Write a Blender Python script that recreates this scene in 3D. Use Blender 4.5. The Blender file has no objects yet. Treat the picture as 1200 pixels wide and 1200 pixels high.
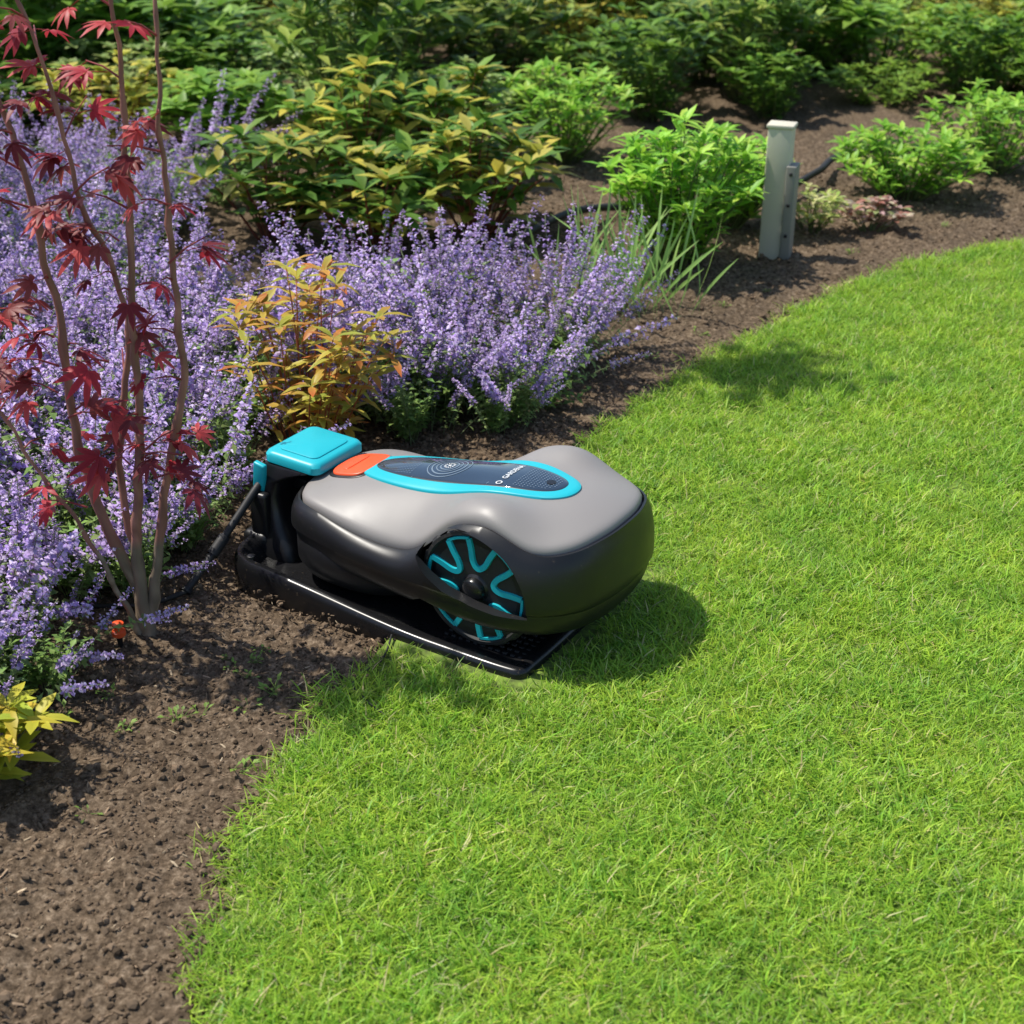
import bpy, bmesh, math, random
import numpy as np
from mathutils import Vector, Matrix, noise, Euler
random.seed(7); rng=np.random.default_rng(7)
R=random.uniform
sc=bpy.context.scene
def link(o,parent=None):
    sc.collection.objects.link(o)
    if parent: o.parent=parent
    return o
# ---------------------------------------------------------------- materials
def nmat(name):
    m=bpy.data.materials.new(name); m.use_nodes=True
    nt=m.node_tree; p=nt.nodes['Principled BSDF']; return m,nt,p
def plastic(name,col,rough=.4,bump=0.0,bscale=900,coat=0.0,metal=0,rvar=.06,dust=0.0):
    m,nt,p=nmat(name); N=nt.nodes; L=nt.links
    p.inputs['Base Color'].default_value=(*col,1); p.inputs['Metallic'].default_value=metal
    p.inputs['Coat Weight'].default_value=coat
    tc=N.new('ShaderNodeTexCoord')
    nz=N.new('ShaderNodeTexNoise'); nz.inputs['Scale'].default_value=14; nz.inputs['Detail'].default_value=6
    L.new(tc.outputs['Object'],nz.inputs['Vector'])
    mr=N.new('ShaderNodeMapRange'); mr.inputs['From Min'].default_value=.3; mr.inputs['From Max'].default_value=.7
    mr.inputs['To Min'].default_value=rough-rvar; mr.inputs['To Max'].default_value=rough+rvar
    L.new(nz.outputs[0],mr.inputs[0]); L.new(mr.outputs[0],p.inputs['Roughness'])
    if dust>0:
        nd=N.new('ShaderNodeTexNoise'); nd.inputs['Scale'].default_value=160; nd.inputs['Detail'].default_value=4
        L.new(tc.outputs['Object'],nd.inputs['Vector'])
        cr=N.new('ShaderNodeValToRGB'); cr.color_ramp.elements[0].position=.66; cr.color_ramp.elements[1].position=.76
        cr.color_ramp.elements[0].color=(*col,1); cr.color_ramp.elements[1].color=(*[c*(1-dust)+dust*k for c,k in zip(col,(.16,.12,.08))],1)
        L.new(nd.outputs[0],cr.inputs[0]); L.new(cr.outputs[0],p.inputs['Base Color'])
    if bump>0:
        n2=N.new('ShaderNodeTexNoise'); n2.inputs['Scale'].default_value=bscale; n2.inputs['Detail'].default_value=2
        L.new(tc.outputs['Object'],n2.inputs['Vector'])
        b=N.new('ShaderNodeBump'); b.inputs['Strength'].default_value=bump; b.inputs['Distance'].default_value=.0003
        L.new(n2.outputs[0],b.inputs['Height']); L.new(b.outputs[0],p.inputs['Normal'])
    return m
def foliage(name,transl=.35,rough=.5,patch=0.0,spec=.3,rnd=.5):
    m,nt,p=nmat(name); N=nt.nodes; L=nt.links
    at=N.new('ShaderNodeAttribute'); at.attribute_name='Col'
    out=at.outputs['Color']
    if rnd>0:
        oi=N.new('ShaderNodeObjectInfo')
        mr=N.new('ShaderNodeMapRange'); mr.inputs['To Min'].default_value=1-rnd/2; mr.inputs['To Max'].default_value=1+rnd/2
        L.new(oi.outputs['Random'],mr.inputs[0])
        mul=N.new('ShaderNodeVectorMath'); mul.operation='SCALE'
        L.new(at.outputs['Color'],mul.inputs[0]); L.new(mr.outputs[0],mul.inputs['Scale'])
        out=mul.outputs[0]
    if patch>0:
        g=N.new('ShaderNodeNewGeometry'); nz=N.new('ShaderNodeTexNoise'); nz.inputs['Scale'].default_value=7; nz.inputs['Detail'].default_value=6
        nz.inputs['Roughness'].default_value=.7
        L.new(g.outputs['Position'],nz.inputs['Vector'])
        cr=N.new('ShaderNodeValToRGB'); cr.color_ramp.elements[0].position=.32; cr.color_ramp.elements[1].position=.68
        cr.color_ramp.elements[0].color=(1-patch,1-patch*.55,1-patch*.6,1); cr.color_ramp.elements[1].color=(1+patch*.5,1+patch*.2,1,1)
        L.new(nz.outputs[0],cr.inputs[0])
        m2=N.new('ShaderNodeVectorMath'); m2.operation='MULTIPLY'; L.new(out,m2.inputs[0]); L.new(cr.outputs[0],m2.inputs[1]); out=m2.outputs[0]
    L.new(out,p.inputs['Base Color']); p.inputs['Roughness'].default_value=rough
    p.inputs['Specular IOR Level'].default_value=spec
    if transl>0:
        tr=N.new('ShaderNodeBsdfTranslucent'); L.new(out,tr.inputs['Color'])
        mx=N.new('ShaderNodeMixShader'); mx.inputs[0].default_value=transl
        L.new(p.outputs[0],mx.inputs[1]); L.new(tr.outputs[0],mx.inputs[2]); L.new(mx.outputs[0],N['Material Output'].inputs['Surface'])
    return m
M_leaf=foliage('leaf_mat',.35,.45,rnd=.25)
M_leafc=foliage('catmint_leaf_mat',.35,.5,rnd=0)
M_grass=foliage('grass_mat',.35,.45,patch=.30,rnd=0)
M_petal=foliage('petal_mat',.3,.7,spec=.1,rnd=0)
M_bark=foliage('bark_mat',0,.6,rnd=0)
M_clod=foliage('clod_mat',0,.95,spec=.1,rnd=0)
def soil_mat():
    m,nt,p=nmat('soil_mat'); N=nt.nodes; L=nt.links
    g=N.new('ShaderNodeNewGeometry')
    n1=N.new('ShaderNodeTexNoise'); n1.inputs['Scale'].default_value=100; n1.inputs['Detail'].default_value=8; n1.inputs['Roughness'].default_value=.75
    n2=N.new('ShaderNodeTexNoise'); n2.inputs['Scale'].default_value=3; n2.inputs['Detail'].default_value=4
    L.new(g.outputs['Position'],n1.inputs['Vector']); L.new(g.outputs['Position'],n2.inputs['Vector'])
    cr=N.new('ShaderNodeValToRGB'); e=cr.color_ramp.elements
    e[0].position=.34; e[0].color=(.035,.024,.015,1); e[1].position=.72; e[1].color=(.38,.29,.20,1)
    x=e.new(.52); x.color=(.145,.104,.068,1)
    L.new(n1.outputs[0],cr.inputs[0])
    mr=N.new('ShaderNodeMapRange'); mr.inputs['To Min'].default_value=.65; mr.inputs['To Max'].default_value=1.35
    L.new(n2.outputs[0],mr.inputs[0]); s=N.new('ShaderNodeVectorMath'); s.operation='SCALE'
    L.new(cr.outputs[0],s.inputs[0]); L.new(mr.outputs[0],s.inputs['Scale']); L.new(s.outputs[0],p.inputs['Base Color'])
    p.inputs['Roughness'].default_value=.95; p.inputs['Specular IOR Level'].default_value=.1
    b=N.new('ShaderNodeBump'); b.inputs['Strength'].default_value=1; b.inputs['Distance'].default_value=.004
    n3=N.new('ShaderNodeTexNoise'); n3.inputs['Scale'].default_value=130; n3.inputs['Detail'].default_value=6; n3.inputs['Roughness'].default_value=.7
    L.new(g.outputs['Position'],n3.inputs['Vector']); L.new(n3.outputs[0],b.inputs['Height']); L.new(b.outputs[0],p.inputs['Normal'])
    return m
M_soil=soil_mat()
def turf_mat():
    m,nt,p=nmat('turf_mat'); N=nt.nodes; L=nt.links
    g=N.new('ShaderNodeNewGeometry'); n1=N.new('ShaderNodeTexNoise'); n1.inputs['Scale'].default_value=80; n1.inputs['Detail'].default_value=8
    L.new(g.outputs['Position'],n1.inputs['Vector']); cr=N.new('ShaderNodeValToRGB'); e=cr.color_ramp.elements
    e[0].position=.35; e[0].color=(.08,.11,.025,1); e[1].position=.65; e[1].color=(.20,.30,.04,1)
    L.new(n1.outputs[0],cr.inputs[0]); L.new(cr.outputs[0],p.inputs['Base Color']); p.inputs['Roughness'].default_value=.95
    return m
M_turf=turf_mat()
P_grey=plastic('grey_cover_mat',(.27,.252,.238),.45,.15,1400,dust=.12)
P_black=plastic('black_plastic_mat',(.011,.011,.012),.38,.10,1500,dust=.25)
P_gloss=plastic('gloss_black_mat',(.01,.01,.011),.28,0,dust=.5)
P_rub=plastic('rubber_mat',(.02,.02,.02),.6,.2,900,dust=.5)
P_teal=plastic('turquoise_mat',(.012,.46,.54),.38,.03,1400)
P_glass=plastic('dark_glass_mat',(.014,.03,.052),.08,0,coat=1.0,rvar=.02)
P_orange=plastic('orange_mat',(.88,.11,.03),.35)
P_line=plastic('panel_line_mat',(.18,.24,.30),.35)
P_white=plastic('white_print_mat',(.7,.72,.72),.5)
P_post=plastic('painted_post_mat',(.62,.58,.46),.7,.5,60,dust=.3)
P_postg=plastic('post_grey_mat',(.26,.25,.22),.6,.4,60)
# ---------------------------------------------------------------- mesh builder
class MB:
    def __init__(s): s.v=[];s.f=[];s.c=[];s.m=[]
    def obj(s,name,mats,smooth=True,sharp=None,parent=None,do_link=True):
        me=bpy.data.meshes.new(name); me.from_pydata([tuple(x) for x in s.v],[],s.f)
        for mt in mats: me.materials.append(mt)
        me.polygons.foreach_set('material_index',s.m if s.m else [0]*len(s.f))
        if s.c:
            a=me.color_attributes.new('Col','FLOAT_COLOR','POINT')
            a.data.foreach_set('color',np.array([(c[0],c[1],c[2],1) for c in s.c],dtype=np.float32).ravel())
        me.polygons.foreach_set('use_smooth',[smooth]*len(me.polygons)); me.update()
        if sharp is not None: me.set_sharp_from_angle(angle=math.radians(sharp))
        o=bpy.data.objects.new(name,me)
        if do_link: link(o,parent)
        return o
def jit(c,a=.15):
    k=1+R(-a,a); return (c[0]*k*(1+R(-a,a)*.5),c[1]*k,c[2]*k*(1+R(-a,a)*.5))
def basis(d):
    d=d.normalized(); u=d.cross(Vector((0,0,1)))
    if u.length<1e-4: u=Vector((1,0,0))
    u.normalize(); return d,u,u.cross(d)
def tube(mb,pts,rad,col,sides=5,mi=0):
    b=len(mb.v); n=len(pts); pu=None
    for i,p in enumerate(pts):
        d=(pts[min(i+1,n-1)]-pts[max(i-1,0)]); 
        if d.length<1e-9: d=Vector((0,0,1))
        d.normalize()
        if pu is None: _,u,w=basis(d)
        else:
            u=pu-d*pu.dot(d); u.normalize(); w=u.cross(d)
        pu=u; r=rad[i] if hasattr(rad,'__len__') else rad
        for k in range(sides):
            a=2*math.pi*k/sides; mb.v.append(p+u*(r*math.cos(a))+w*(r*math.sin(a))); mb.c.append(col)
    for i in range(n-1):
        for k in range(sides):
            k2=(k+1)%sides; mb.f.append((b+i*sides+k,b+i*sides+k2,b+(i+1)*sides+k2,b+(i+1)*sides+k)); mb.m.append(mi)
    mb.f.append(tuple(b+(n-1)*sides+k for k in range(sides))); mb.m.append(mi)
def leaf(mb,base,d,nrm,L,W,col,fold=.25,curl=.3,n=3,mi=0,tipcol=None,peak=.45):
    d=d.normalized(); side=d.cross(nrm)
    if side.length<1e-4: side=Vector((1,0,0))
    side.normalize(); up=side.cross(d).normalized()
    b=len(mb.v); 
    for i in range(n+1):
        t=i/n
        p=base+d*(L*t)-up*(curl*L*t*t)
        w=W*.5*(math.sin(math.pi*t**(.5/peak if peak!=.5 else 1))**.8 if 0<t<1 else 0.04)
        cc=col if tipcol is None else tuple(col[k]*(1-t)+tipcol[k]*t for k in range(3))
        mb.v+= [p-side*w+up*(w*fold), p, p+side*w+up*(w*fold)]
        mb.c+= [cc,tuple(x*.85 for x in cc),cc]
    for i in range(n):
        a=b+i*3; mb.f+=[(a,a+1,a+4,a+3),(a+1,a+2,a+5,a+4)]; mb.m+=[mi,mi]
def petal(mb,base,d,nrm,L,W,col,mi=1):
    d=d.normalized(); side=d.cross(nrm)
    if side.length<1e-4: side=Vector((1,0,0))
    side.normalize(); up=side.cross(d).normalized(); b=len(mb.v)
    m=base+d*(L*.6); mb.v+=[base,m-side*(W*.5)+up*(W*.15),base+d*L-up*(L*R(0,.5)),m+side*(W*.5)+up*(W*.15)]
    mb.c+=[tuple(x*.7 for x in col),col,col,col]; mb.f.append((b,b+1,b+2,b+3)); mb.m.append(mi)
def spline(cp,n,closed=True):
    out=[]; m=len(cp)
    for j in range(n):
        t=j/n*m if closed else j/(n-1)*(m-1)
        i=int(t); 
        if not closed and i>=m-1: i=m-2
        f=t-i
        g=(lambda k: cp[k%m]) if closed else (lambda k: cp[max(0,min(m-1,k))])
        p0,p1,p2,p3=[np.array(g(i+k),float) for k in (-1,0,1,2)]
        out.append(.5*((2*p1)+(-p0+p2)*f+(2*p0-5*p1+4*p2-p3)*f*f+(-p0+3*p1-3*p2+p3)*f**3))
    return np.array(out)
def stub(p0,p1,k=5,sag=0,wob=0):
    pts=[]
    for i in range(k+1):
        t=i/k; p=p0.lerp(p1,t); p=p+Vector((R(-wob,wob),R(-wob,wob),-sag*math.sin(math.pi*t))); pts.append(p)
    return pts
def realize(name,pts,rots,scl,idx,srcs,mats,rnd=.4,smooth=True):
    """merge transformed copies of small source meshes (MB) into one real mesh"""
    pts=np.asarray(pts,float);rots=np.asarray(rots,float);scl=np.asarray(scl,float);idx=np.asarray(idx)
    VV=[];CC=[];LL=[];LS=[];MM=[]; vo=0; lo=0
    for si,mb in enumerate(srcs):
        k=np.where(idx==si)[0]; n=len(k)
        if n==0: continue
        v=np.array([tuple(x) for x in mb.v]); c=np.array([tuple(x)[:3] for x in mb.c])
        sizes=np.array([len(f) for f in mb.f]); loops=np.concatenate([np.array(f) for f in mb.f]); starts=np.concatenate([[0],np.cumsum(sizes)[:-1]])
        cx,cy,cz=np.cos(rots[k]).T; sx,sy,sz=np.sin(rots[k]).T
        M=np.empty((n,3,3))
        M[:,0,0]=cy*cz; M[:,0,1]=sx*sy*cz-cx*sz; M[:,0,2]=cx*sy*cz+sx*sz
        M[:,1,0]=cy*sz; M[:,1,1]=sx*sy*sz+cx*cz; M[:,1,2]=cx*sy*sz-sx*cz
        M[:,2,0]=-sy;   M[:,2,1]=sx*cy;          M[:,2,2]=cx*cy
        w=np.einsum('nij,vj->nvi',M,v)*scl[k][:,None,None]+pts[k][:,None,:]
        nv=len(v)
        VV.append(w.reshape(-1,3).astype(np.float32))
        br=1+rng.uniform(-rnd/2,rnd/2,n)
        CC.append((c[None]*br[:,None,None]).reshape(-1,3).astype(np.float32))
        LL.append((loops[None]+vo+(np.arange(n)*nv)[:,None]).ravel())
        LS.append((starts[None]+lo+(np.arange(n)*len(loops))[:,None]).ravel())
        MM.append(np.tile(np.array(mb.m if mb.m else [0]*len(sizes)),n))
        vo+=nv*n; lo+=len(loops)*n
    V_=np.concatenate(VV);C_=np.concatenate(CC);L_=np.concatenate(LL).astype(np.int32);S_=np.concatenate(LS).astype(np.int32);M_=np.concatenate(MM).astype(np.int32)
    me=bpy.data.meshes.new(name); me.vertices.add(len(V_)); me.loops.add(len(L_)); me.polygons.add(len(S_))
    me.vertices.foreach_set('co',V_.ravel()); me.loops.foreach_set('vertex_index',L_); me.polygons.foreach_set('loop_start',S_)
    for m in mats: me.materials.append(m)
    me.polygons.foreach_set('material_index',M_)
    me.update(calc_edges=True)
    me.polygons.foreach_set('use_smooth',np.full(len(S_),smooth))
    a=me.color_attributes.new('Col','FLOAT_COLOR','POINT'); a.data.foreach_set('color',np.concatenate([C_,np.ones((len(C_),1),np.float32)],1).ravel())
    print(name,len(V_),len(S_))
    return link(bpy.data.objects.new(name,me))
# ---------------------------------------------------------------- plan of the garden (metres)
edge=[(-.30,-6),(-.30,.5),(-.32,1.075),(-.323,1.35),(-.31,1.40),(-.259,1.575),(-.196,1.76),(-.06,2.1),(.06,2.35),(.145,2.505),(.236,2.64),(.401,2.90),(.584,3.14),
      (.846,3.45),(1.12,3.68),(1.366,3.80),(1.8,3.9),(2.6,3.85),(4,3.6),(9,3.2)]
ed=[tuple(p) for p in spline(edge,160,closed=False)]
lawn_poly=np.array(ed+[(9,-6)])
def inpoly(x,y,poly):
    x=np.asarray(x);y=np.asarray(y); c=np.zeros(x.shape,bool); n=len(poly)
    for i in range(n):
        x1,y1=poly[i];x2,y2=poly[i-1]
        if y1==y2: continue
        k=((y1>y)!=(y2>y))&(x<(x2-x1)*(y-y1)/(y2-y1)+x1); c^=k
    return c
ANG=math.radians(-32); DX=np.array([math.cos(ANG),math.sin(ANG)]); DN=np.array([-DX[1],DX[0]])
A0=np.array([-.417,1.955])
def loc(x,y):
    r0=x-A0[0]; r1=y-A0[1]; return r0*DX[0]+r1*DX[1], r0*DN[0]+r1*DN[1]
xs=np.concatenate([np.linspace(-60,-2,20)[:-1],np.linspace(-2,2.4,420),np.linspace(2.4,60,20)[1:]])
ys=np.concatenate([np.linspace(-60,.7,16)[:-1],np.linspace(.7,5.2,420),np.linspace(5.2,120,24)[1:]])
X,Y=np.meshgrid(xs,ys); Z=np.zeros_like(X); inl=inpoly(X,Y,lawn_poly)
def ground_z(x,y):
    v=Vector((x,y,0)); return .011*noise.noise(v*5)+.009*noise.noise(v*17+Vector((3,1,2)))+.010*noise.noise(v*42)
for j in range(len(ys)):
    if not(.7<=ys[j]<=5.2): continue
    for i in range(len(xs)):
        if -2<=xs[i]<=2.4 and not inl[j,i]: Z[j,i]=ground_z(xs[i],ys[j])
Z[inl]=-.02
s_,w_=loc(X,Y); under=(s_>-.09)&(s_<.54)&(w_>-.03)&(w_<.38); Z[under]=np.minimum(Z[under],-.012)
nx,ny=len(xs),len(ys)
me=bpy.data.meshes.new('ground'); 
idx=np.arange(nx*ny).reshape(ny,nx)
F=np.stack([idx[:-1,:-1],idx[:-1,1:],idx[1:,1:],idx[1:,:-1]],-1).reshape(-1,4)
me.from_pydata(np.stack([X,Y,Z],-1).reshape(-1,3).tolist(),[],F.tolist()); me.materials.append(M_soil)
me.polygons.foreach_set('use_smooth',[True]*len(me.polygons)); link(bpy.data.objects.new('ground',me))
bm=bmesh.new(); vs=[bm.verts.new((x,y,.004)) for x,y in lawn_poly]; f=bm.faces.new(vs); bmesh.ops.triangulate(bm,faces=[f]); 
me=bpy.data.meshes.new('lawn'); bm.to_mesh(me); bm.free(); me.materials.append(M_turf)
if me.polygons[0].normal.z<0: me.flip_normals()
link(bpy.data.objects.new('lawn',me))
# ---------------------------------------------------------------- grass
def tuft():
    mb=MB()
    for k in range(19):
        a=R(0,6.283); r=.030*math.sqrt(random.random()); b=Vector((r*math.cos(a),r*math.sin(a),-.003))
        az=R(0,6.283); tilt=abs(random.gauss(.6,.4)); d=Vector((math.sin(tilt)*math.cos(az),math.sin(tilt)*math.sin(az),math.cos(tilt)))
        L=R(.014,.031); W=R(.0012,.0026)
        q=random.random()
        c=(.37,.59,.055) if q<.5 else ((.49,.66,.085) if q<.78 else ((.22,.43,.045) if q<.94 else (.68,.60,.28)))
        c=jit(c,.22)
        side=Vector((-math.sin(az+R(-.8,.8)),math.cos(az),0)).normalized(); n=len(mb.v); S=2
        for j in range(S+1):
            t=j/S; p=b+d*(L*t)+Vector((math.cos(az),math.sin(az),-.7))*(L*.4*t*t)
            w=W*.5*(1-t**2.2*.85)
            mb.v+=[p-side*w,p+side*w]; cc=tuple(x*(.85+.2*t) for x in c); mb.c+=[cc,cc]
        for j in range(S): mb.f.append((n+2*j,n+2*j+1,n+2*j+3,n+2*j+2)); mb.m.append(0)
    return mb
tufts=[tuft() for i in range(16)]
def pts_in(x0,x1,y0,y1,dens):
    n=int((x1-x0)*(y1-y0)*dens); return rng.uniform(x0,x1,n),rng.uniform(y0,y1,n)
PX,PY=[],[]
for (x0,x1,y0,y1,dn) in [(-.4,1.05,1.0,2.2,7400),(-.3,1.4,2.2,3.2,6000),(.4,1.9,3.2,4.0,4800),(1.4,2.3,1.4,3.2,1500),(1.9,2.8,3.2,4,1500),(-.4,1.1,.6,1.0,1500)]:
    a,b=pts_in(x0,x1,y0,y1,dn); PX.append(a);PY.append(b)
PX=np.concatenate(PX);PY=np.concatenate(PY)
ejx=.012*np.sin(PY*37+PX*11)+.010*np.sin(PY*91)+rng.normal(0,.010,len(PX))
k=inpoly(PX+ejx,PY+ejx*.4,lawn_poly); s_,w_=loc(PX,PY)
k&=~((s_>-.08)&(s_<.532)&(w_>-.026)&(w_<.36))
PX,PY=PX[k],PY[k]; n=len(PX); s_,w_=loc(PX,PY)
near=np.clip(np.maximum(np.maximum(-w_,w_-.35),np.maximum(s_-.51,-.06-s_))/.07,.0,1)*.4+.6
hs=np.array([noise.noise(Vector((x*6,y*6,0)))+.6*noise.noise(Vector((x*25,y*25,3))) for x,y in zip(PX,PY)])
rots=np.stack([rng.normal(0,.15,n),rng.normal(0,.15,n),rng.uniform(0,6.283,n)],-1)
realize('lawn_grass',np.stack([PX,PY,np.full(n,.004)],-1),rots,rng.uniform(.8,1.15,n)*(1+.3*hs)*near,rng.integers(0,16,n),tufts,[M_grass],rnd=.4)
# ---------------------------------------------------------------- soil clods
clods=[]
for i in range(9):
    bm=bmesh.new(); bmesh.ops.create_icosphere(bm,subdivisions=1,radius=1)
    off=Vector((i*7.3,1,2))
    for v in bm.verts:
        v.co*= 1+.55*noise.noise(v.co*1.3+off)+.35*noise.noise(v.co*3+off)
        v.co.z*=.7
        if i>=6: v.co.x*=2.2; v.co.y*=.42; v.co.z*=.3
    bmesh.ops.triangulate(bm,faces=bm.faces[:]); bm.verts.ensure_lookup_table()
    base=(.155,.110,.072) if i<6 else [(.24,.17,.11),(.42,.33,.22),(.12,.08,.05)][i-6]
    mb=MB(); mb.v=[v.co.copy() for v in bm.verts]; mb.f=[tuple(v.index for v in f.verts) for f in bm.faces]; mb.c=[base]*len(mb.v); mb.m=[0]*len(mb.f); bm.free(); clods.append(mb)
a,b=pts_in(-1.05,.3,.9,2.6,15000); a2,b2=pts_in(-.1,1.9,2.5,4.6,4600)
a=np.concatenate([a,a2]); b=np.concatenate([b,b2])
s_,w_=loc(a,b); k=~inpoly(a-.012,b+.006,lawn_poly)&~((s_>-.075)&(s_<.51)&(w_>-.002)&(w_<.36)); a,b=a[k],b[k]; n=len(a)
z=np.array([ground_z(x,y) for x,y in zip(a,b)])
sz=np.minimum(.0013+rng.exponential(.0013,n),.0072)
ci=rng.choice(9,n,p=[.135]*6+[.09,.02,.08]); sz=np.where(ci>=6,np.minimum(sz,.0045),sz)
realize('soil_clods',np.stack([a,b,z+sz*.25],-1),np.stack([rng.normal(0,.4,n),rng.normal(0,.4,n),rng.uniform(0,6.28,n)],-1),sz,ci,clods,[M_clod],rnd=1.1,smooth=False)
weeds=[]
for i in range(4):
    mb=MB()
    for k in range(7+i*2):
        az=R(0,6.28); e=R(.2,1.0); d=Vector((math.cos(az)*math.cos(e),math.sin(az)*math.cos(e),math.sin(e)))
        b0=Vector((R(-.01,.01),R(-.01,.01),0)); p1=b0+d*R(.008,.02); tube(mb,[b0,p1],.0006,(.2,.3,.07),3)
        leaf(mb,p1,d,Vector((0,0,1)),R(.008,.014),R(.005,.008),jit((.24,.38,.07)),n=2)
    weeds.append(mb)
wp=[(-.39,1.72),(-.41,1.75),(-.37,1.70),(-.60,1.60),(-.52,1.58),(-.55,1.66),(-.33,1.66),(.5,3.3),(.42,3.1),(.62,3.4),(-.42,1.62),(.3,2.95),(.9,3.75),(1.2,3.95),(-.36,1.78),(-.35,1.5)]+[(R(-.7,-.35),R(1.1,1.8)) for _ in range(10)]
n=len(wp); realize('weed_seedlings',[(x,y,ground_z(x,y)) for x,y in wp],[(0,0,R(0,6)) for _ in wp],rng.uniform(.4,1.0,n),rng.integers(0,4,n),weeds,[M_leafc])
# ---------------------------------------------------------------- catmint
CG=(.27,.39,.125)
def catstem():
    mb=MB(); L=R(.28,.375); cv=R(.02,.09); pts=[]
    for j in range(9):
        t=j/8; pts.append(Vector((cv*t*t+R(-.002,.002),R(-.003,.003),L*t)))
    tube(mb,pts,[.0016*(1-.5*j/8) for j in range(9)],(.28,.34,.17),3)
    def at(t):
        x=t*8; a=min(int(x),7); return pts[a].lerp(pts[a+1],x-a)
    t=.12; az=R(0,3)
    while t<.62:
        az+=1.57
        for s in (0,math.pi):
            d=Vector((math.cos(az+s),math.sin(az+s),R(.1,.6)))
            leaf(mb,at(t),d,Vector((0,0,1)),R(.016,.029),R(.009,.015),jit(CG,.25),curl=R(.1,.5),n=2)
            if random.random()<.5: leaf(mb,at(t+.02),d+Vector((R(-.5,.5),R(-.5,.5),.5)),Vector((0,0,1)),.012,.006,jit((.34,.48,.16)),n=2)
        t+=R(.055,.085)
    t=R(.46,.58)
    def whorl(p,sc_,nf):
        for q in range(nf):
            a=R(0,6.283); e=R(-.1,.9); d=Vector((math.cos(a)*math.cos(e),math.sin(a)*math.cos(e),math.sin(e)))
            b0=p+Vector((0,0,R(-.005,.005)))
            petal(mb,b0,d,Vector((0,0,1)),.006*sc_,.003*sc_,jit(random.choice([(.32,.19,.42),(.28,.24,.26)]),.25))
            if random.random()<.9:
                c=jit(random.choice([(.64,.47,.86),(.73,.58,.91),(.55,.39,.80),(.82,.70,.95)]),.10)
                petal(mb,b0+d*.004*sc_,d+Vector((0,0,-.2)),Vector((R(-.5,.5),R(-.5,.5),1)),R(.008,.0125)*sc_,R(.006,.010)*sc_,c)
    while t<1.0:
        k=(t-.5)/.5; whorl(at(t),1.22-.55*k,int(13-6*k)); t+=R(.040,.066)*(1.25-.5*k)
    for q in range(random.choice([0,1,2,2])):
        t0=R(.35,.65); a=R(0,6.28); l=R(.05,.10); p0=at(t0); d=Vector((math.cos(a)*.7,math.sin(a)*.7,1)).normalized(); p1=p0+d*l
        tube(mb,[p0,p0.lerp(p1,.5)+Vector((math.cos(a),math.sin(a),0))*.005,p1],.001,(.24,.33,.12),3)
        for u in (.5,.75,1): whorl(p0.lerp(p1,u),.85-.2*u,6)
        leaf(mb,p0.lerp(p1,.25),Vector((math.cos(a+1),math.sin(a+1),.3)),Vector((0,0,1)),.016,.009,jit(CG),n=2)
    return mb
def catfill():
    mb=MB()
    for k in range(20):
        az=R(0,6.28); r=R(0,.05); h=R(.05,.17); p0=Vector((r*.4*math.cos(az),r*.4*math.sin(az),0)); p1=Vector((r*2*math.cos(az),r*2*math.sin(az),h)); 
        tube(mb,[p0,p1],.001,(.22,.3,.1),3)
        for u in np.arange(.3,1.05,.18):
            a=R(0,6.28); p=p0.lerp(p1,u)
            for s in (0,3.14): leaf(mb,p,Vector((math.cos(a+s),math.sin(a+s),R(.1,.8))),Vector((0,0,1)),R(.016,.030),R(.010,.016),jit((.26,.41,.10),.25),curl=R(0,.5),n=2)
    return mb
cat=[catstem() for i in range(14)]+[catfill() for i in range(3)]
centers=[(-.80,1.64,.8),(-.98,1.72,1),(-.74,1.90,.9),(-1.0,2.0,1),(-.71,2.12,1),(-.9,1.50,.8),(-1.1,1.6,1),(-.56,2.28,.9),(-.72,1.60,.65),(-.66,1.70,.55),(-.77,1.56,.55),(-.63,1.98,.7),(-.55,2.12,.6),
 (-.36,2.78,1),(-.55,2.62,1),(-.14,2.72,.95),(.03,2.84,.9),(-.13,2.93,1),(-.30,2.98,1),(-.26,2.62,.75),(.0,2.68,.75),(-.5,2.92,1),(.09,2.95,.85),(-.16,2.55,.65),(-.02,2.58,.55)]
gy=2.3
while gy<4.3:
    gx=-1.7
    while gx<-.58:
        if not(gy>3.05 and gx>-.82): centers.append((gx+R(-.07,.07),gy+R(-.07,.07),1))
        gx+=.24
    gy+=.24
P=[];RO=[];S=[];I=[]
for cx,cy,q in centers:
    nk=37 if (cy<3.1 and cx>-1.2) else 24
    if q<.7: nk=20
    for k in range(nk):
        r=math.sqrt(random.random())*.10*q; a=R(0,6.28); x=cx+r*math.cos(a); y=cy+r*math.sin(a)
        P.append((x,y,0)); tilt=min(1.0,abs(random.gauss(0,.15))+r/.1*R(.2,.75)); RO.append((0,tilt,a+R(-.4,.4))); S.append(R(.65,1.12)*q); I.append(random.randrange(14))
    for k in range(3):
        a=R(0,6.28); r=R(0,.12)*q; P.append((cx+r*math.cos(a),cy+r*math.sin(a),0)); RO.append((R(-.2,.2),R(-.2,.2),a)); S.append(R(.8,1.2)*q); I.append(14+k%3)
for (x,y,a,t) in [(-.60,1.80,-.5,1.0),(-.64,1.72,-.7,.95),(-.66,1.62,-.5,1.0),(-.58,1.93,-.3,.9),(-.70,1.56,-.9,1.0),(.12,2.78,-.4,1.0)]:
    P.append((x,y,.01)); RO.append((0,t,a)); S.append(.55); I.append(random.randrange(14))
realize('catmint_bed',P,RO,S,I,cat,[M_leafc,M_petal],rnd=.4)
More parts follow.
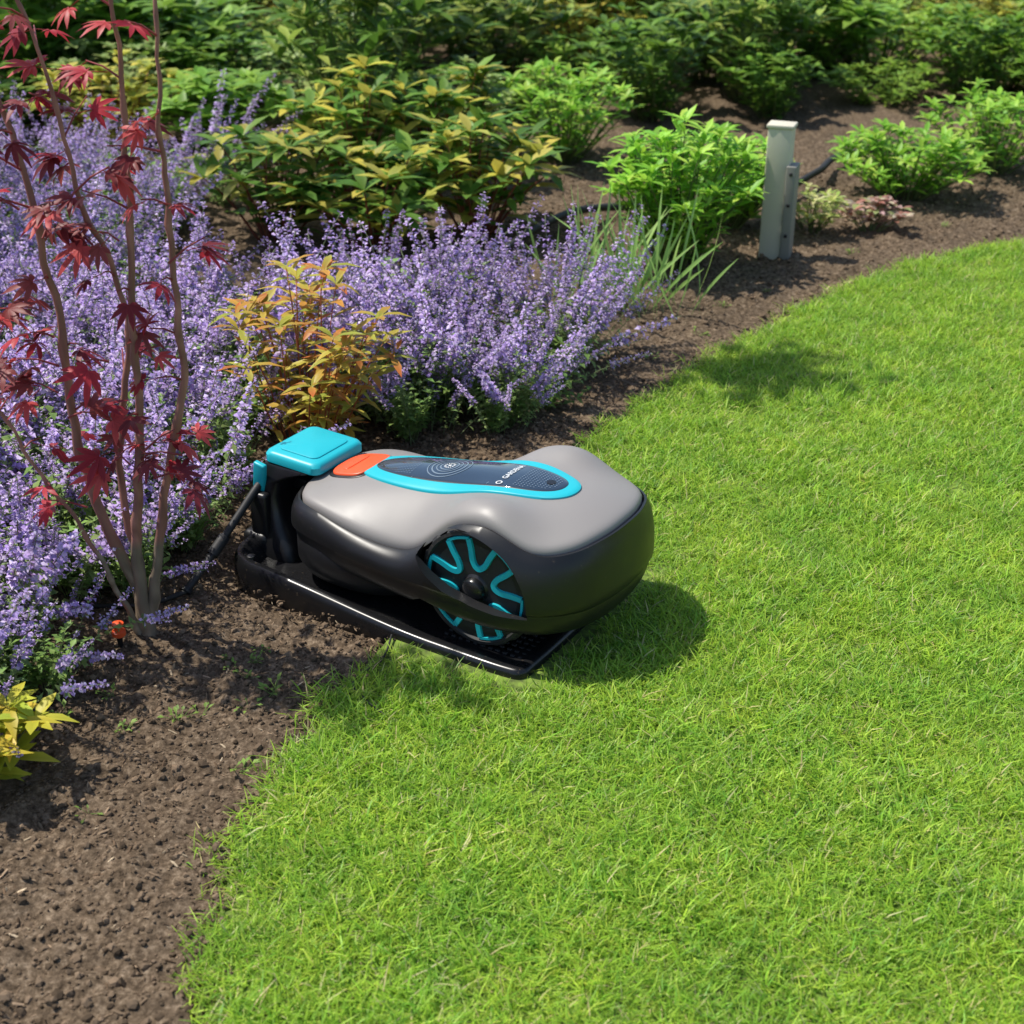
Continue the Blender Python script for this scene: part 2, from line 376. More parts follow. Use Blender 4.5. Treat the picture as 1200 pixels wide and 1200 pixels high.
# ---------------------------------------------------------------- generic leafy plants
def leafy(mb,base,nst,H,spread,LL,LW,nl,cols,stemcol=(.16,.2,.07),tilt=.4,start=.25,curl=.3,whorl_top=0,sr=.003,tips=None,lean=1.0):
    for s in range(nst):
        a=R(0,6.28); r=math.sqrt(random.random()); h=H*(1-.35*r*r)*R(.7,1.08)
        p0=base+Vector((math.cos(a),math.sin(a),0))*(spread*.25*r); p1=base+Vector((math.cos(a)*spread*r*lean,math.sin(a)*spread*r*lean,h))
        m=p0.lerp(p1,.5)+Vector((0,0,h*.08))+Vector((R(-.01,.01),R(-.01,.01),0)); pts=[p0,p0.lerp(m,.5),m,m.lerp(p1,.5)+Vector((0,0,h*.03)),p1]
        tube(mb,pts,[sr,sr*.9,sr*.8,sr*.6,sr*.4],jit(stemcol),4)
        for j in range(nl):
            t=start+(1-start)*(j+R(0,.6))/nl; t=min(t,1); x=t*4; i=min(int(x),3); p=pts[i].lerp(pts[i+1],x-i)
            az=j*2.4+R(-.3,.3); up=tilt+R(-.3,.4)+.5*(t>.85); d=Vector((math.cos(az),math.sin(az),up))
            c=jit(random.choice(cols),.15); k=R(.7,1.1)
            leaf(mb,p,d,Vector((R(-.3,.3),R(-.3,.3),1)),LL*k,LW*k,c,curl=R(0,curl),n=3,tipcol=jit(random.choice(tips)) if tips else None)
        for j in range(whorl_top):
            az=j*6.283/whorl_top+R(-.2,.2); d=Vector((math.cos(az),math.sin(az),R(.1,.8)))
            leaf(mb,p1,d,Vector((0,0,1)),LL*R(.8,1.15),LW*R(.8,1.1),jit(random.choice(cols),.2),curl=R(.1,curl+.1),n=3,tipcol=jit(random.choice(tips)) if tips else None)
def plant(name,x,y,**kw):
    mb=MB(); leafy(mb,Vector((0,0,0)),**kw); o=mb.obj(name,[M_leaf]); o.location=(x,y,0); return o
G1=(.14,.27,.04);G2=(.23,.41,.05)
plant('golden_shrub',-.375,2.42,nst=30,H=.37,spread=.165,LL=.052,LW=.015,nl=12,cols=[(.52,.52,.08),(.60,.45,.07),(.40,.50,.08),(.62,.36,.06)],tips=[(.82,.40,.07),(.78,.20,.06),(.75,.58,.08),(.60,.60,.09)],stemcol=(.55,.18,.08),tilt=.25,curl=.6,whorl_top=5,sr=.002,start=.2)
ev=[(.10,.22,.03),(.16,.32,.05),(.24,.42,.06),(.70,.62,.10),(.12,.25,.035),(.55,.52,.1)]
for (x,y,h) in [(-.64,3.85,.29),(-.36,3.75,.27),(-.10,3.92,.29),(-.46,4.3,.36),(-.2,4.45,.36)]:
    plant('evergreen_shrub',x,y,nst=24,H=h,spread=.20,LL=.095,LW=.032,nl=8,cols=ev,stemcol=(.36,.12,.08),tilt=.3,curl=.4,whorl_top=7,sr=.004)
br=[(.29,.57,.055),(.37,.65,.07),(.22,.48,.05),(.48,.70,.10)]
plant('phlox_plant',.42,3.62,nst=72,H=.36,spread=.20,LL=.055,LW=.017,nl=17,cols=br,tilt=.5,start=.15,whorl_top=6,sr=.003)
plant('phlox_plant',.60,3.98,nst=40,H=.25,spread=.17,LL=.055,LW=.017,nl=14,cols=br,tilt=.5,start=.15,whorl_top=6)
plant('phlox_plant',1.17,4.28,nst=56,H=.20,spread=.22,LL=.05,LW=.017,nl=12,cols=br,tilt=.5,start=.15,whorl_top=6)
plant('phlox_plant',1.52,4.60,nst=40,H=.26,spread=.22,LL=.05,LW=.017,nl=12,cols=br,tilt=.5,start=.15,whorl_top=6)
plant('phlox_plant',.16,4.75,nst=44,H=.3,spread=.24,LL=.055,LW=.018,nl=12,cols=br,tilt=.5,start=.15,whorl_top=6)
plant('pale_sedum',.825,3.92,nst=20,H=.12,spread=.10,LL=.035,LW=.012,nl=8,cols=[(.66,.72,.22),(.78,.78,.36),(.45,.58,.12)],tilt=.5,whorl_top=6,sr=.002)
plant('pink_heuchera',.99,3.93,nst=16,H=.08,spread=.10,LL=.035,LW=.02,nl=5,cols=[(.72,.48,.42),(.66,.56,.42),(.50,.24,.18),(.4,.44,.18)],tilt=.4,whorl_top=6,sr=.002)
plant('yellow_leaf_plant',-.648,1.475,nst=9,H=.12,spread=.06,LL=.05,LW=.018,nl=6,cols=[(.62,.60,.06),(.5,.56,.06),(.7,.55,.06)],tilt=.4,curl=.6,whorl_top=5,sr=.002)
mb=MB()
for k in range(95):
    a=R(0,6.28); r=R(0,.10); b0=Vector((r*math.cos(a)*1.9,r*math.sin(a),0)); d=Vector((random.gauss(0,.35),random.gauss(0,.28),1))
    leaf(mb,b0,d,Vector((random.gauss(0,1),-1,.3)),R(.12,.30),R(.005,.009),jit((.34,.54,.15)),curl=R(0,.45),n=6,peak=.35)
o=mb.obj('iris_clump',[M_leaf]); o.location=(.27,3.26,0)
meshes=[]
spec=[dict(nst=40,H=.42,spread=.30,LL=.075,LW=.034,nl=12,cols=[G1,G2,(.1,.2,.03)]),dict(nst=46,H=.30,spread=.34,LL=.06,LW=.02,nl=13,cols=[G2,(.34,.52,.07)]),
 dict(nst=34,H=.52,spread=.26,LL=.10,LW=.03,nl=11,cols=[G1,(.1,.2,.03),(.4,.5,.1)]),dict(nst=50,H=.34,spread=.30,LL=.04,LW=.02,nl=16,cols=[(.30,.42,.13),(.42,.52,.18)]),
 dict(nst=34,H=.36,spread=.26,LL=.06,LW=.03,nl=12,cols=[(.62,.56,.10),(.35,.42,.08),(.5,.5,.08)],stemcol=(.3,.1,.06)),dict(nst=44,H=.45,spread=.36,LL=.12,LW=.05,nl=8,cols=[(.2,.38,.05),(.3,.5,.07)])]
for i,sp_ in enumerate(spec):
    mb=MB(); leafy(mb,Vector((0,0,0)),whorl_top=6,tilt=.35,start=.12,**sp_)
    o=mb.obj('border_plant',[M_leaf],do_link=False); meshes.append(o.data)
pos=[]; tries=0
while len(pos)<115 and tries<9000:
    tries+=1; y=R(4.7,9.0); x=R(-.47*y,.47*y)
    if y<5.4 and -.1<x<1.9+.3*math.sin(x*5): continue
    if y<5.2 and x>1.2: continue
    md_=.31+.05*(y-5)
    if all((x-a)**2+(y-b)**2>md_**2 for a,b in pos): pos.append((x,y))
for (x,y) in pos:
    o=bpy.data.objects.new('border_plant',random.choice(meshes)); o.location=(x,y,-.01); o.rotation_euler=(0,0,R(0,6.28)); s=R(.6,1.2)*(1+.1*(y-5)); o.scale=(s*R(.9,1.2),s,s*R(.75,1.15)); link(o)
# ---------------------------------------------------------------- japanese maple
mb=MB(); BK=(.34,.16,.125)
def V(*a): return Vector(a)
stems=[[V(-.542,1.826,-.02),V(-.55,1.83,.087),V(-.588,1.825,.2246),V(-.600,1.83,.355),V(-.602,1.83,.513),V(-.617,1.83,.67),V(-.65,1.84,.83),V(-.68,1.85,.98)],
 [V(-.545,1.832,0),V(-.541,1.84,.08),V(-.555,1.85,.251),V(-.525,1.85,.392),V(-.520,1.85,.513),V(-.560,1.84,.67),V(-.575,1.84,.8),V(-.60,1.84,.9)],
 [V(-.538,1.826,0),V(-.536,1.82,.14),V(-.520,1.82,.24),V(-.507,1.82,.355),V(-.500,1.82,.5),V(-.487,1.83,.67),V(-.48,1.83,.8),V(-.475,1.82,.93)],
 [V(-.535,1.83,.02),V(-.51,1.83,.12),V(-.482,1.83,.251),V(-.444,1.83,.40),V(-.4438,1.83,.513),V(-.438,1.83,.67),V(-.436,1.83,.76),V(-.43,1.84,.90)],
 [V(-.548,1.822,.0),V(-.57,1.80,.10),V(-.60,1.79,.2),V(-.66,1.78,.32),V(-.70,1.78,.46),V(-.72,1.77,.6)]]
def mapleleaf(p,d,nr,size,col):
    d=d.normalized(); sd=d.cross(nr).normalized()
    for k,(ang,l) in enumerate([(0,1),(.55,.95),(-.55,.95),(1.1,.75),(-1.1,.75),(1.75,.42),(-1.75,.42)]):
        dd=d*math.cos(ang)+sd*math.sin(ang)
        leaf(mb,p,dd,nr,size*l*R(.9,1.1),size*.22,jit(col,.1),fold=.2,curl=.25+R(0,.2),n=3,peak=.5)
MC=[(.34,.028,.04),(.50,.04,.055),(.20,.03,.035),(.58,.08,.08),(.28,.06,.055),(.24,.03,.04)]
def twig(p,az,L,nl,sz=.045,cols=MC):
    q=p+Vector((math.cos(az)*L,math.sin(az)*L,L*R(.15,.7))); tube(mb,[p,p.lerp(q,.5)+V(0,0,.004),q],[.0018,.0013,.0009],(.35,.08,.08),4)
    for j in range(nl):
        t=R(.35,1); a=az+R(-1.5,1.5); b0=p.lerp(q,t); d=Vector((math.cos(a),math.sin(a),R(-.7,.3))); b1=b0+d*R(.012,.03)
        tube(mb,[b0,b1],.0006,(.5,.07,.07),3)
        mapleleaf(b1,d,Vector((R(-.6,.6),R(-.9,.2),1)).normalized(),sz*R(.7,1.15),random.choice(cols))
for si,st in enumerate(stems):
    sp=[Vector(p) for p in spline([tuple(q) for q in st],48,closed=False)]
    sp=[p+Vector((noise.noise(p*22+V(si,0,0))*.007,noise.noise(p*22+V(0,si,5))*.006,0)) for p in sp]
    r0=[.0088,.0066,.0082,.0075,.004][si]
    nb=len(mb.v); tube(mb,sp,[r0*(1-.72*i/47)+(.004*math.exp(-i/3)) + (.0012 if i%7==3 else 0)+.0006*noise.noise(V(i*.9,si,0)) for i in range(48)],BK,8,mi=1)
    for j in range(nb,len(mb.v)):
        z=mb.v[j].z; k=.65+1.1*abs(noise.noise(mb.v[j]*45)); mb.c[j]=(BK[0]*k*(1.0 if z>.15 else .85),BK[1]*k*(1 if z>.15 else 1.4),BK[2]*k*(1 if z>.15 else 1.3))
    for i in range(len(sp)):
        z=sp[i].z
        if z>.60 and i%2==0 and si in (0,1,4): twig(sp[i],R(1.2,5),R(.04,.10),random.choice([2,3]),.042)
        elif z>.58 and i%4==0: twig(sp[i],R(1.0,5.2),R(.03,.07),2,.036)
        elif z>.25 and i%4==0: twig(sp[i],R(0,6.28),R(.02,.05),1,.034)
for (x,y,z,n,az) in [(-.60,1.80,.47,4,3.3),(-.60,1.80,.43,4,3.6),(-.60,1.78,.40,3,2.9),(-.61,1.82,.50,3,2.8),(-.595,1.79,.36,3,-.3),(-.53,1.79,.44,2,3.6),
   (-.50,1.79,.31,3,.2),(-.49,1.79,.27,3,-.6),(-.52,1.79,.29,3,2.6),(-.45,1.80,.30,3,3.4),(-.70,1.76,.45,4,3.1),(-.70,1.77,.5,3,.5),(-.59,1.80,.22,2,3.2),
   (-.60,1.81,.6,4,1.2),(-.44,1.80,.57,2,.4),(-.5,1.80,.6,3,2.6),(-.62,1.80,.64,4,3.2),(-.55,1.8,.66,3,0)]:
    twig(V(x,y,z),az,R(.03,.06),n,.042)
mb.obj('japanese_maple',[M_leaf,M_bark])
# ---------------------------------------------------------------- tree beside the frame (shades a patch of lawn)
mb=MB()
tr=[V(-2.7,3.6,-.05),V(-2.72,3.62,.8),V(-2.65,3.6,1.5),V(-2.4,3.6,2.1),V(-1.9,3.55,2.35)]
tube(mb,[Vector(p) for p in spline([tuple(q) for q in tr],16,closed=False)],[.09-.004*i for i in range(16)],(.12,.09,.07),10,mi=1)
def crown(c,rad,n,frm):
    tube(mb,stub(frm,c,5,0,.03),[.018,.014,.011,.009,.007,.005],(.12,.09,.07),6,mi=1)
    for k in range(n):
        u=Vector((random.gauss(0,.5),random.gauss(0,.5),random.gauss(0,.35)))
        p=c+Vector((u.x*rad[0],u.y*rad[1],u.z*.2)); 
        if k%4==0: tube(mb,[c,p],.003,(.12,.09,.07),4,mi=1)
        leaf(mb,p,Vector((R(-1,1),R(-1,1),R(-.5,.4))),Vector((R(-.5,.5),R(-.5,.5),1)),R(.05,.08),R(.03,.045),jit((.1,.2,.04)),n=3)
crown(V(-.50,3.24,1.95),(.18,.13),130,V(-1.9,3.55,2.35))
crown(V(-1.9,3.9,2.6),(.4,.4),120,V(-1.9,3.55,2.35)); crown(V(-2.8,3.9,2.7),(.6,.6),220,V(-2.4,3.6,2.1))
mb.obj('shade_tree',[M_leaf,M_bark])
# ---------------------------------------------------------------- mechanical helpers
def rbox(name,size,loc_,mat,bev=.004,parent=None,rot=(0,0,0),taper=None,seg=3):
    bm=bmesh.new(); bmesh.ops.create_cube(bm,size=1)
    for v in bm.verts:
        if taper and v.co.z>0: v.co.x*=taper[0]; v.co.y*=taper[1]
        v.co=Vector((v.co.x*size[0],v.co.y*size[1],v.co.z*size[2]))
    bmesh.ops.bevel(bm,geom=bm.edges[:],offset=bev,segments=seg,profile=.5,affect='EDGES')
    me=bpy.data.meshes.new(name); bm.to_mesh(me); bm.free(); me.materials.append(mat)
    me.polygons.foreach_set('use_smooth',[True]*len(me.polygons)); me.set_sharp_from_angle(angle=math.radians(40))
    o=bpy.data.objects.new(name,me); o.location=loc_; o.rotation_euler=rot; link(o,parent); return o
def rings(name,rws,mat,capt=True,capb=True,parent=None,sharp=40,do_link=True):
    n=len(rws[0]); v=[];f=[]
    for r in rws: v+= [tuple(p) for p in r]
    for i in range(len(rws)-1):
        for k in range(n):
            k2=(k+1)%n; f.append((i*n+k,i*n+k2,(i+1)*n+k2,(i+1)*n+k))
    def cap(i,rev):
        c=np.mean(np.array(rws[i]),0); v.append(tuple(c)); ci=len(v)-1
        for k in range(n):
            k2=(k+1)%n; f.append((ci,i*n+k2,i*n+k) if rev else (ci,i*n+k,i*n+k2))
    if capt: cap(0,True)
    if capb: cap(len(rws)-1,False)
    me=bpy.data.meshes.new(name); me.from_pydata(v,[],f); me.materials.append(mat)
    bm=bmesh.new(); bm.from_mesh(me); bmesh.ops.recalc_face_normals(bm,faces=bm.faces[:]); bm.to_mesh(me); bm.free()
    me.polygons.foreach_set('use_smooth',[True]*len(me.polygons)); 
    if sharp: me.set_sharp_from_angle(angle=math.radians(sharp))
    o=bpy.data.objects.new(name,me)
    if do_link: link(o,parent)
    return o
W0=.173
org=A0+DN*W0
mower=bpy.data.objects.new('robotic_lawn_mower',None); mower.location=(org[0],org[1],.016); mower.rotation_euler=(0,0,ANG); link(mower)
dock=bpy.data.objects.new('charging_station',None); dock.location=(org[0],org[1],0); dock.rotation_euler=(0,0,ANG); link(dock)
tt=np.linspace(-.05,.7,751)
def sm(a,k=45):
    p=np.pad(a,k,mode='edge'); w=np.hanning(2*k+1); w/=w.sum(); return np.convolve(p,w,'valid')
ZC=sm(np.interp(tt,[.0,.03,.06,.1,.2,.3,.4,.5,.55,.6],[.112,.132,.144,.154,.176,.194,.206,.207,.198,.180]))
KC=sm(np.interp(tt,[.03,.1,.2,.3,.4,.5,.6],[.8,1.4,3.2,4.1,3.2,1.9,1.2]))
def Hf(s,v):
    z=np.interp(s,tt,ZC)-np.interp(s,tt,KC)*v*v
    va=abs(v)
    z+= .054*math.exp(-abs((s-.400)/.078)**2.6-abs((va-.132)/.058)**2.2)
    return z
cov=[(.035,0),(.045,-.06),(.075,-.103),(.14,-.122),(.22,-.130),(.30,-.132),(.385,-.135),(.455,-.137),(.508,-.129),(.545,-.098),(.564,-.05)]
cov=cov+[(.569,0)]+[(s,-v) for s,v in cov[:0:-1]]
bod=[(.022,0),(.030,-.070),(.062,-.118),(.13,-.140),(.21,-.153),(.30,-.163),(.385,-.170),(.46,-.169),(.52,-.152),(.562,-.112),(.580,-.06)]
bod=bod+[(.585,0)]+[(s,-v) for s,v in bod[:0:-1]]
NP=220
CO=spline(cov,NP); BO=spline(bod,NP); cen=np.array([.31,0])
def ring(xy,zf): return [(p[0],p[1],zf(i,p)) for i,p in enumerate(xy)]
rws=[]
for f_,dz in [(x,0) for x in np.linspace(.04,.94,24)]+[(.965,-.0003),(.982,-.0012),(.993,-.0030),(1.0,-.006),(1.0,-.014)]:
    xy=cen+(CO-cen)*f_; rws.append(ring(xy,lambda i,p:Hf(p[0],p[1])+dz))
rings('top_cover',rws,P_grey,capb=False,parent=mower,sharp=60)
zr=np.array([Hf(p[0],p[1])-.006 for p in CO])
off=(CO-cen)/np.linalg.norm(CO-cen,axis=1)[:,None]
RIM=CO+off*.004
rws=[]
rws.append(ring(cen+(CO-cen)*.9,lambda i,p:zr[i]-.016))
rws.append(ring(CO+off*.0016,lambda i,p:zr[i]-.012))
rws.append(ring(CO+off*.0036,lambda i,p:zr[i]-.002))
rws.append(ring(CO+off*.007,lambda i,p:zr[i]-.0022))
for f_,g in [(.34,.06),(.55,.14),(.74,.27),(.88,.42),(.97,.60),(1.0,.78),(1.0,.90)]:
    xy=RIM*(1-f_)+BO*f_; zl=.082; rws.append(ring(xy,lambda i,p:(zr[i]-.003)*(1-g)+zl*g))
for sc_,z in [(.993,.088),(.980,.0845),(.980,.076),(.966,.062),(.948,.053),(.92,.048),(.88,.044),(.82,.040)]:
    xy=cen+(BO-cen)*sc_; rws.append(ring(xy,lambda i,p:z))
body=rings('body_shell',rws,P_black,parent=mower,do_link=True,sharp=None)
WS,WZ,WR=.408,.092,.092
def prism(poly,v0,v1):
    n=len(poly); bm=bmesh.new(); a=[bm.verts.new((s,v0,z)) for s,z in poly]; b=[bm.verts.new((s,v1,z)) for s,z in poly]
    bm.faces.new(a); bm.faces.new(b[::-1])
    for k in range(n): bm.faces.new((a[k],b[k],b[(k+1)%n],a[(k+1)%n]))
    bmesh.ops.recalc_face_normals(bm,faces=bm.faces[:]); me=bpy.data.meshes.new('c'); bm.to_mesh(me); bm.free()
    o=bpy.data.objects.new('c',me); link(o,mower); return o
cutters=[]
for sg in (-1,1):
    well=[(WS+(WR+.006)*math.cos(a),WZ+(WR+.002)*math.sin(a)) for a in np.linspace(0,2*math.pi,64,endpoint=False)]
    cutters.append(prism(well,sg*.150,sg*.055))
    up=[(WS+(WR+.005)*math.cos(a),WZ+(WR+.000)*math.sin(a)) for a in np.linspace(math.radians(158),math.radians(-8),48) ]
    low=[(WS+.05,.078),(WS+.01,.082),(WS-.035,.092),(WS-.065,.107)]
    cutters.append(prism(up+low,sg*.20,sg*.10))
    lw=[(WS-.125,.0),(WS-.11,.046),(WS-.08,.062),(WS-.02,.054),(WS+.04,.046),(WS+.085,.041),(WS+.095,0)]
    cutters.append(prism(lw,sg*.20,sg*.05))
for c in cutters:
    md=body.modifiers.new('b','BOOLEAN'); md.object=c; md.operation='DIFFERENCE'; md.solver='EXACT'
bpy.context.view_layer.update()
dg=bpy.context.evaluated_depsgraph_get(); nm=bpy.data.meshes.new_from_object(body.evaluated_get(dg)); body.modifiers.clear(); body.data=nm
for p in nm.polygons: p.use_smooth=True
nm.set_sharp_from_angle(angle=math.radians(32))
nm.materials.clear(); nm.materials.append(P_black)
for c in cutters: bpy.data.objects.remove(c)
def ell_rings(name,cs,cv,zs,par,mat,nn=2.6):
    rws=[]
    for (a,b,z,ds) in zs:
        r=[]
        for t in np.linspace(0,2*math.pi,72,endpoint=False):
            c_,s_=math.cos(t),math.sin(t); r.append((cs+ds+a*math.copysign(abs(c_)**(2/nn),c_),cv+b*math.copysign(abs(s_)**(2/nn),s_),z))
        rws.append(r)
    return rings(name,rws,mat,parent=par)
ell_rings('cutting_deck',.29,0,[(.22,.085,.06,0),(.22,.085,.04,0),(.205,.08,.022,0),(.18,.07,.010,0)],mower,P_black)
ell_rings('front_bumper',.16,0,[(.11,.110,.10,0),(.125,.128,.085,0),(.132,.140,.06,0),(.13,.142,.035,0),(.12,.13,.015,0),(.1,.11,.004,0)],mower,P_black)
def patch(name,cs,a,b,nn,off_,mat,thick=.004,cv=0,egg=0,edge_=.0012):
    rws=[]
    fs=list(np.linspace(.03,.96,14))+[.985,1.0,1.0]; dz=[0]*14+[-edge_*.35,-edge_,-thick-off_]
    for f_,d_ in zip(fs,dz):
        r=[]
        for t in np.linspace(0,2*math.pi,120,endpoint=False):
            c_,s_=math.cos(t),math.sin(t); s=cs+f_*a*math.copysign(abs(c_)**(2/nn),c_); v=cv+f_*b*math.copysign(abs(s_)**(2/nn),s_)*(1+egg*c_)
            r.append((s,v,Hf(s,v)+off_+d_))
        rws.append(r)
    return rings(name,rws,mat,capb=False,parent=mower,sharp=50)
patch('stop_button',.108,.036,.044,3.2,.0045,P_orange,egg=.02)
patch('stop_button_base',.108,.041,.049,3.2,.0014,P_black)
patch('stop_button_grip',.098,.008,.030,3.0,.0056,P_orange)
patch('turquoise_surround',.303,.190,.062,2.3,.0042,P_teal,egg=.06,edge_=.0018)
patch('hatch_gap',.309,.1675,.0445,2.4,.0047,P_black,egg=.06)
patch('display_hatch',.309,.1655,.0430,2.4,.0052,P_glass,egg=.06)
for r_,w_,m_ in [(.034,.0007,P_line),(.027,.0010,P_line),(.020,.0007,P_line),(.014,.0010,P_line)]:
    rws=[]
    for rr,dz in ((r_-w_,.0053),(r_-w_,.0058),(r_+w_,.0058),(r_+w_,.0053)):
        rws.append([(.275+rr*math.cos(t),rr*math.sin(t),Hf(.275+rr*math.cos(t),rr*math.sin(t))+dz) for t in np.linspace(0,2*math.pi,64,endpoint=False)])
    rings('dial_ring',rws,m_,capt=False,capb=False,parent=mower)
mb=MB()
def quad(s,v,a,b,off_,mi=0,rot=0):
    n=len(mb.v); c_,s_=math.cos(rot),math.sin(rot)
    for (p,q) in ((-a,-b),(a,-b),(a,b),(-a,b)):
        x=s+p*c_-q*s_; y=v+p*s_+q*c_; mb.v.append((x,y,Hf(x,y)+off_))
    mb.f.append((n,n+1,n+2,n+3)); mb.m.append(mi)
for i in range(60):
    for j in range(17):
        s=.155+i*.0052; v=-.040+j*.005
        inside=(abs((s-.309)/.157)**2.4+abs(v/.039)**2.4)<1
        if inside and (s<.225 or s>.40) : quad(s,v,.0008,.0008,.0058)
quad(.232,0,.0006,.040,.0058); quad(.365,0,.0006,.040,.0058)
for t in np.linspace(0,2*math.pi,14,endpoint=False): quad(.275+.0075*math.cos(t),.0075*math.sin(t),.0016,.0008,.0060,1,t)
quad(.275,0,.0022,.0022,.0060,1,.5)
mb.obj('panel_print',[P_line,P_white],smooth=False,parent=mower)
patch('lock_dot',.450,.007,.007,2,.0062,P_gloss)
try:
    cu=bpy.data.curves.new('t','FONT'); cu.body='GARDENA'; cu.size=.0125; cu.align_x='CENTER'; cu.offset=.0002; to=bpy.data.objects.new('t',cu); link(to)
    bpy.context.view_layer.update(); dg=bpy.context.evaluated_depsgraph_get(); tm=bpy.data.meshes.new_from_object(to.evaluated_get(dg)); bpy.data.objects.remove(to)
    for v in tm.vertices:
        x,y=v.co.x*.9,v.co.y; s=.386-y; w=x+.007; v.co=Vector((s,w,Hf(s,w)+.0062))
    tm.materials.clear(); tm.materials.append(P_white); tm.update()
    link(bpy.data.objects.new('printed_lettering',tm),mower)
except Exception as e: print('text',e)
mb=MB()
for t in np.linspace(0,2*math.pi,20,endpoint=False): quad(.382+.0042*math.cos(t),-.0325+.0042*math.sin(t),.0009,.0009,.0062,0,t)
mb.obj('printed_emblem',[P_white],smooth=False,parent=mower)
def wheel(sg):
    vf=.140
    def pt(r,a,o): return (WS+r*math.cos(a),sg*(vf+o),WZ+r*math.sin(a))
    NA=96
    def lathe(name,prof,mat,lug=False):
        rws=[]
        for (r,o) in prof:
            rr=[]
            for k in range(NA):
                a=2*math.pi*k/NA; r2=r
                if lug and r>WR-.004: r2=r-(.005 if (k//3)%2 else 0)
                rr.append(pt(r2,a,o))
            rws.append(rr)
        return rings(name,rws,mat,capt=True,capb=True,parent=mower,sharp=30)
    lathe('tyre',[(.080,-.004),(.083,.0),(.088,-.001),(WR,-.006),(WR,-.044),(.08,-.048)],P_rub,True)
    lathe('wheel_disc',[(.004,.001),(.018,-.001),(.024,-.006),(.045,-.006),(.075,-.0035),(.080,-.0035),(.080,-.01)],P_black)
    lathe('hub_cap',[(.002,.010),(.010,.0095),(.0155,.007),(.018,.003),(.0185,-.006)],P_gloss)
    mb=MB()
    def ribbon(pa,w,o0,o1):
        n=len(pa); b=len(mb.v); P2=np.array(pa)
        for i in range(n):
            d=P2[min(i+1,n-1)]-P2[max(i-1,0)]; d/=np.linalg.norm(d); nn=np.array([-d[1],d[0]])*w/2
            for (q,o) in ((P2[i]-nn,o0),(P2[i]-nn*.8,o1),(P2[i]+nn*.8,o1),(P2[i]+nn,o0)):
                mb.v.append((WS+q[0],sg*(vf+o),WZ+q[1]))
        for i in range(n-1):
            for k in range(3):
                f=(b+4*i+k,b+4*i+k+1,b+4*i+4+k+1,b+4*i+4+k); mb.f.append(f); mb.m.append(0)
        mb.f.append((b,b+1,b+2,b+3)); mb.f.append(tuple(b+4*(n-1)+k for k in (3,2,1,0))); mb.m+=[0,0]
    for k in range(6):
        th=k*math.pi/3+.35
        cp=[(.078,-.29),(.062,-.26),(.046,-.24),(.037,-.15),(.034,0),(.037,.15),(.046,.24),(.062,.26),(.078,.29)]
        c2=[(r*math.cos(th+a),r*math.sin(th+a)) for r,a in cp]; ribbon([tuple(p) for p in spline(c2,28,closed=False)],.0098,-.006,-.0005)
        ribbon([(.0785*math.cos(th+a),.0785*math.sin(th+a)) for a in np.linspace(.28,math.pi/3-.28,10)],.0046,-.0045,-.0005)
    o=mb.obj('spoke_trim',[P_teal],smooth=False,parent=mower)
    bm=bmesh.new(); bm.from_mesh(o.data); bmesh.ops.recalc_face_normals(bm,faces=bm.faces[:]); bm.to_mesh(o.data); bm.free()
wheel(-1); wheel(1)
# ---------------------------------------------------------------- charging station
def w2v(p): return (p[0],p[1]-W0)
pl=[(-.060,.10),(-.045,.035),(-.012,.006),(.05,.0),(.2,.0),(.35,.0),(.47,.0),(.503,.010),(.508,.05),(.508,.17),(.508,.30),(.500,.34),(.46,.348),(.2,.348),(.0,.346),(-.045,.32),(-.062,.25),(-.066,.17)]
PL=spline([w2v(p) for p in pl],260); pc=np.array([.22,0])
offp=[]
for i in range(len(PL)):
    t=PL[(i+1)%len(PL)]-PL[i-1]; t/=np.linalg.norm(t); nrm=np.array([t[1],-t[0]])
    if np.dot(nrm,PL[i]-pc)<0: nrm=-nrm
    offp.append(nrm)
offp=np.array(offp)
def prim(s): 
    x=min(max((s+.02)/.38,0),1); return .028*(1-x*x*(3-2*x))+.018
rws=[]
for ins,zf in [(0.0,lambda s:-.01),(.000,lambda s:prim(s)*.6),(.003,lambda s:prim(s)*.9),(.007,lambda s:prim(s)),(.016,lambda s:prim(s)*.98),(.026,lambda s:prim(s)*.72+.002),(.036,lambda s:.014),(.05,lambda s:.013)]:
    xy=PL-offp*ins; rws.append([(p[0],p[1],zf(p[0])) for p in xy])
rings('base_plate',rws,P_gloss,capt=False,parent=dock,sharp=50)
mb=MB()
def cube(x,y,z,a,b,c):
    n=len(mb.v)
    for dz,k in ((-c,1),(c,.75)):
        for dx,dy in ((-a,-b),(a,-b),(a,b),(-a,b)): mb.v.append((x+dx*k,y+dy*k,z+dz))
    for f in ((0,1,5,4),(1,2,6,5),(2,3,7,6),(3,0,4,7),(4,5,6,7)): mb.f.append(tuple(n+q for q in f)); mb.m.append(0)
for i in range(11):
    for j in range(22):
        cube(.355+i*.0125,-.133+j*.0125,.0135,.0038,.0022,.0022)
mb.obj('grip_studs',[P_rub],smooth=False,parent=dock)
def rr(s0,s1,v0,v1,z,rad,zt=0):
    pts=[]; cs=[(s1-rad,v1-rad,0),(s0+rad,v1-rad,90),(s0+rad,v0+rad,180),(s1-rad,v0+rad,270)]
    for cx,cy,a0 in cs:
        for k in range(9):
            a=math.radians(a0+90*k/8); x=cx+rad*math.cos(a); pts.append((x,cy+rad*math.sin(a),z+zt*(x-s0)))
    return pts
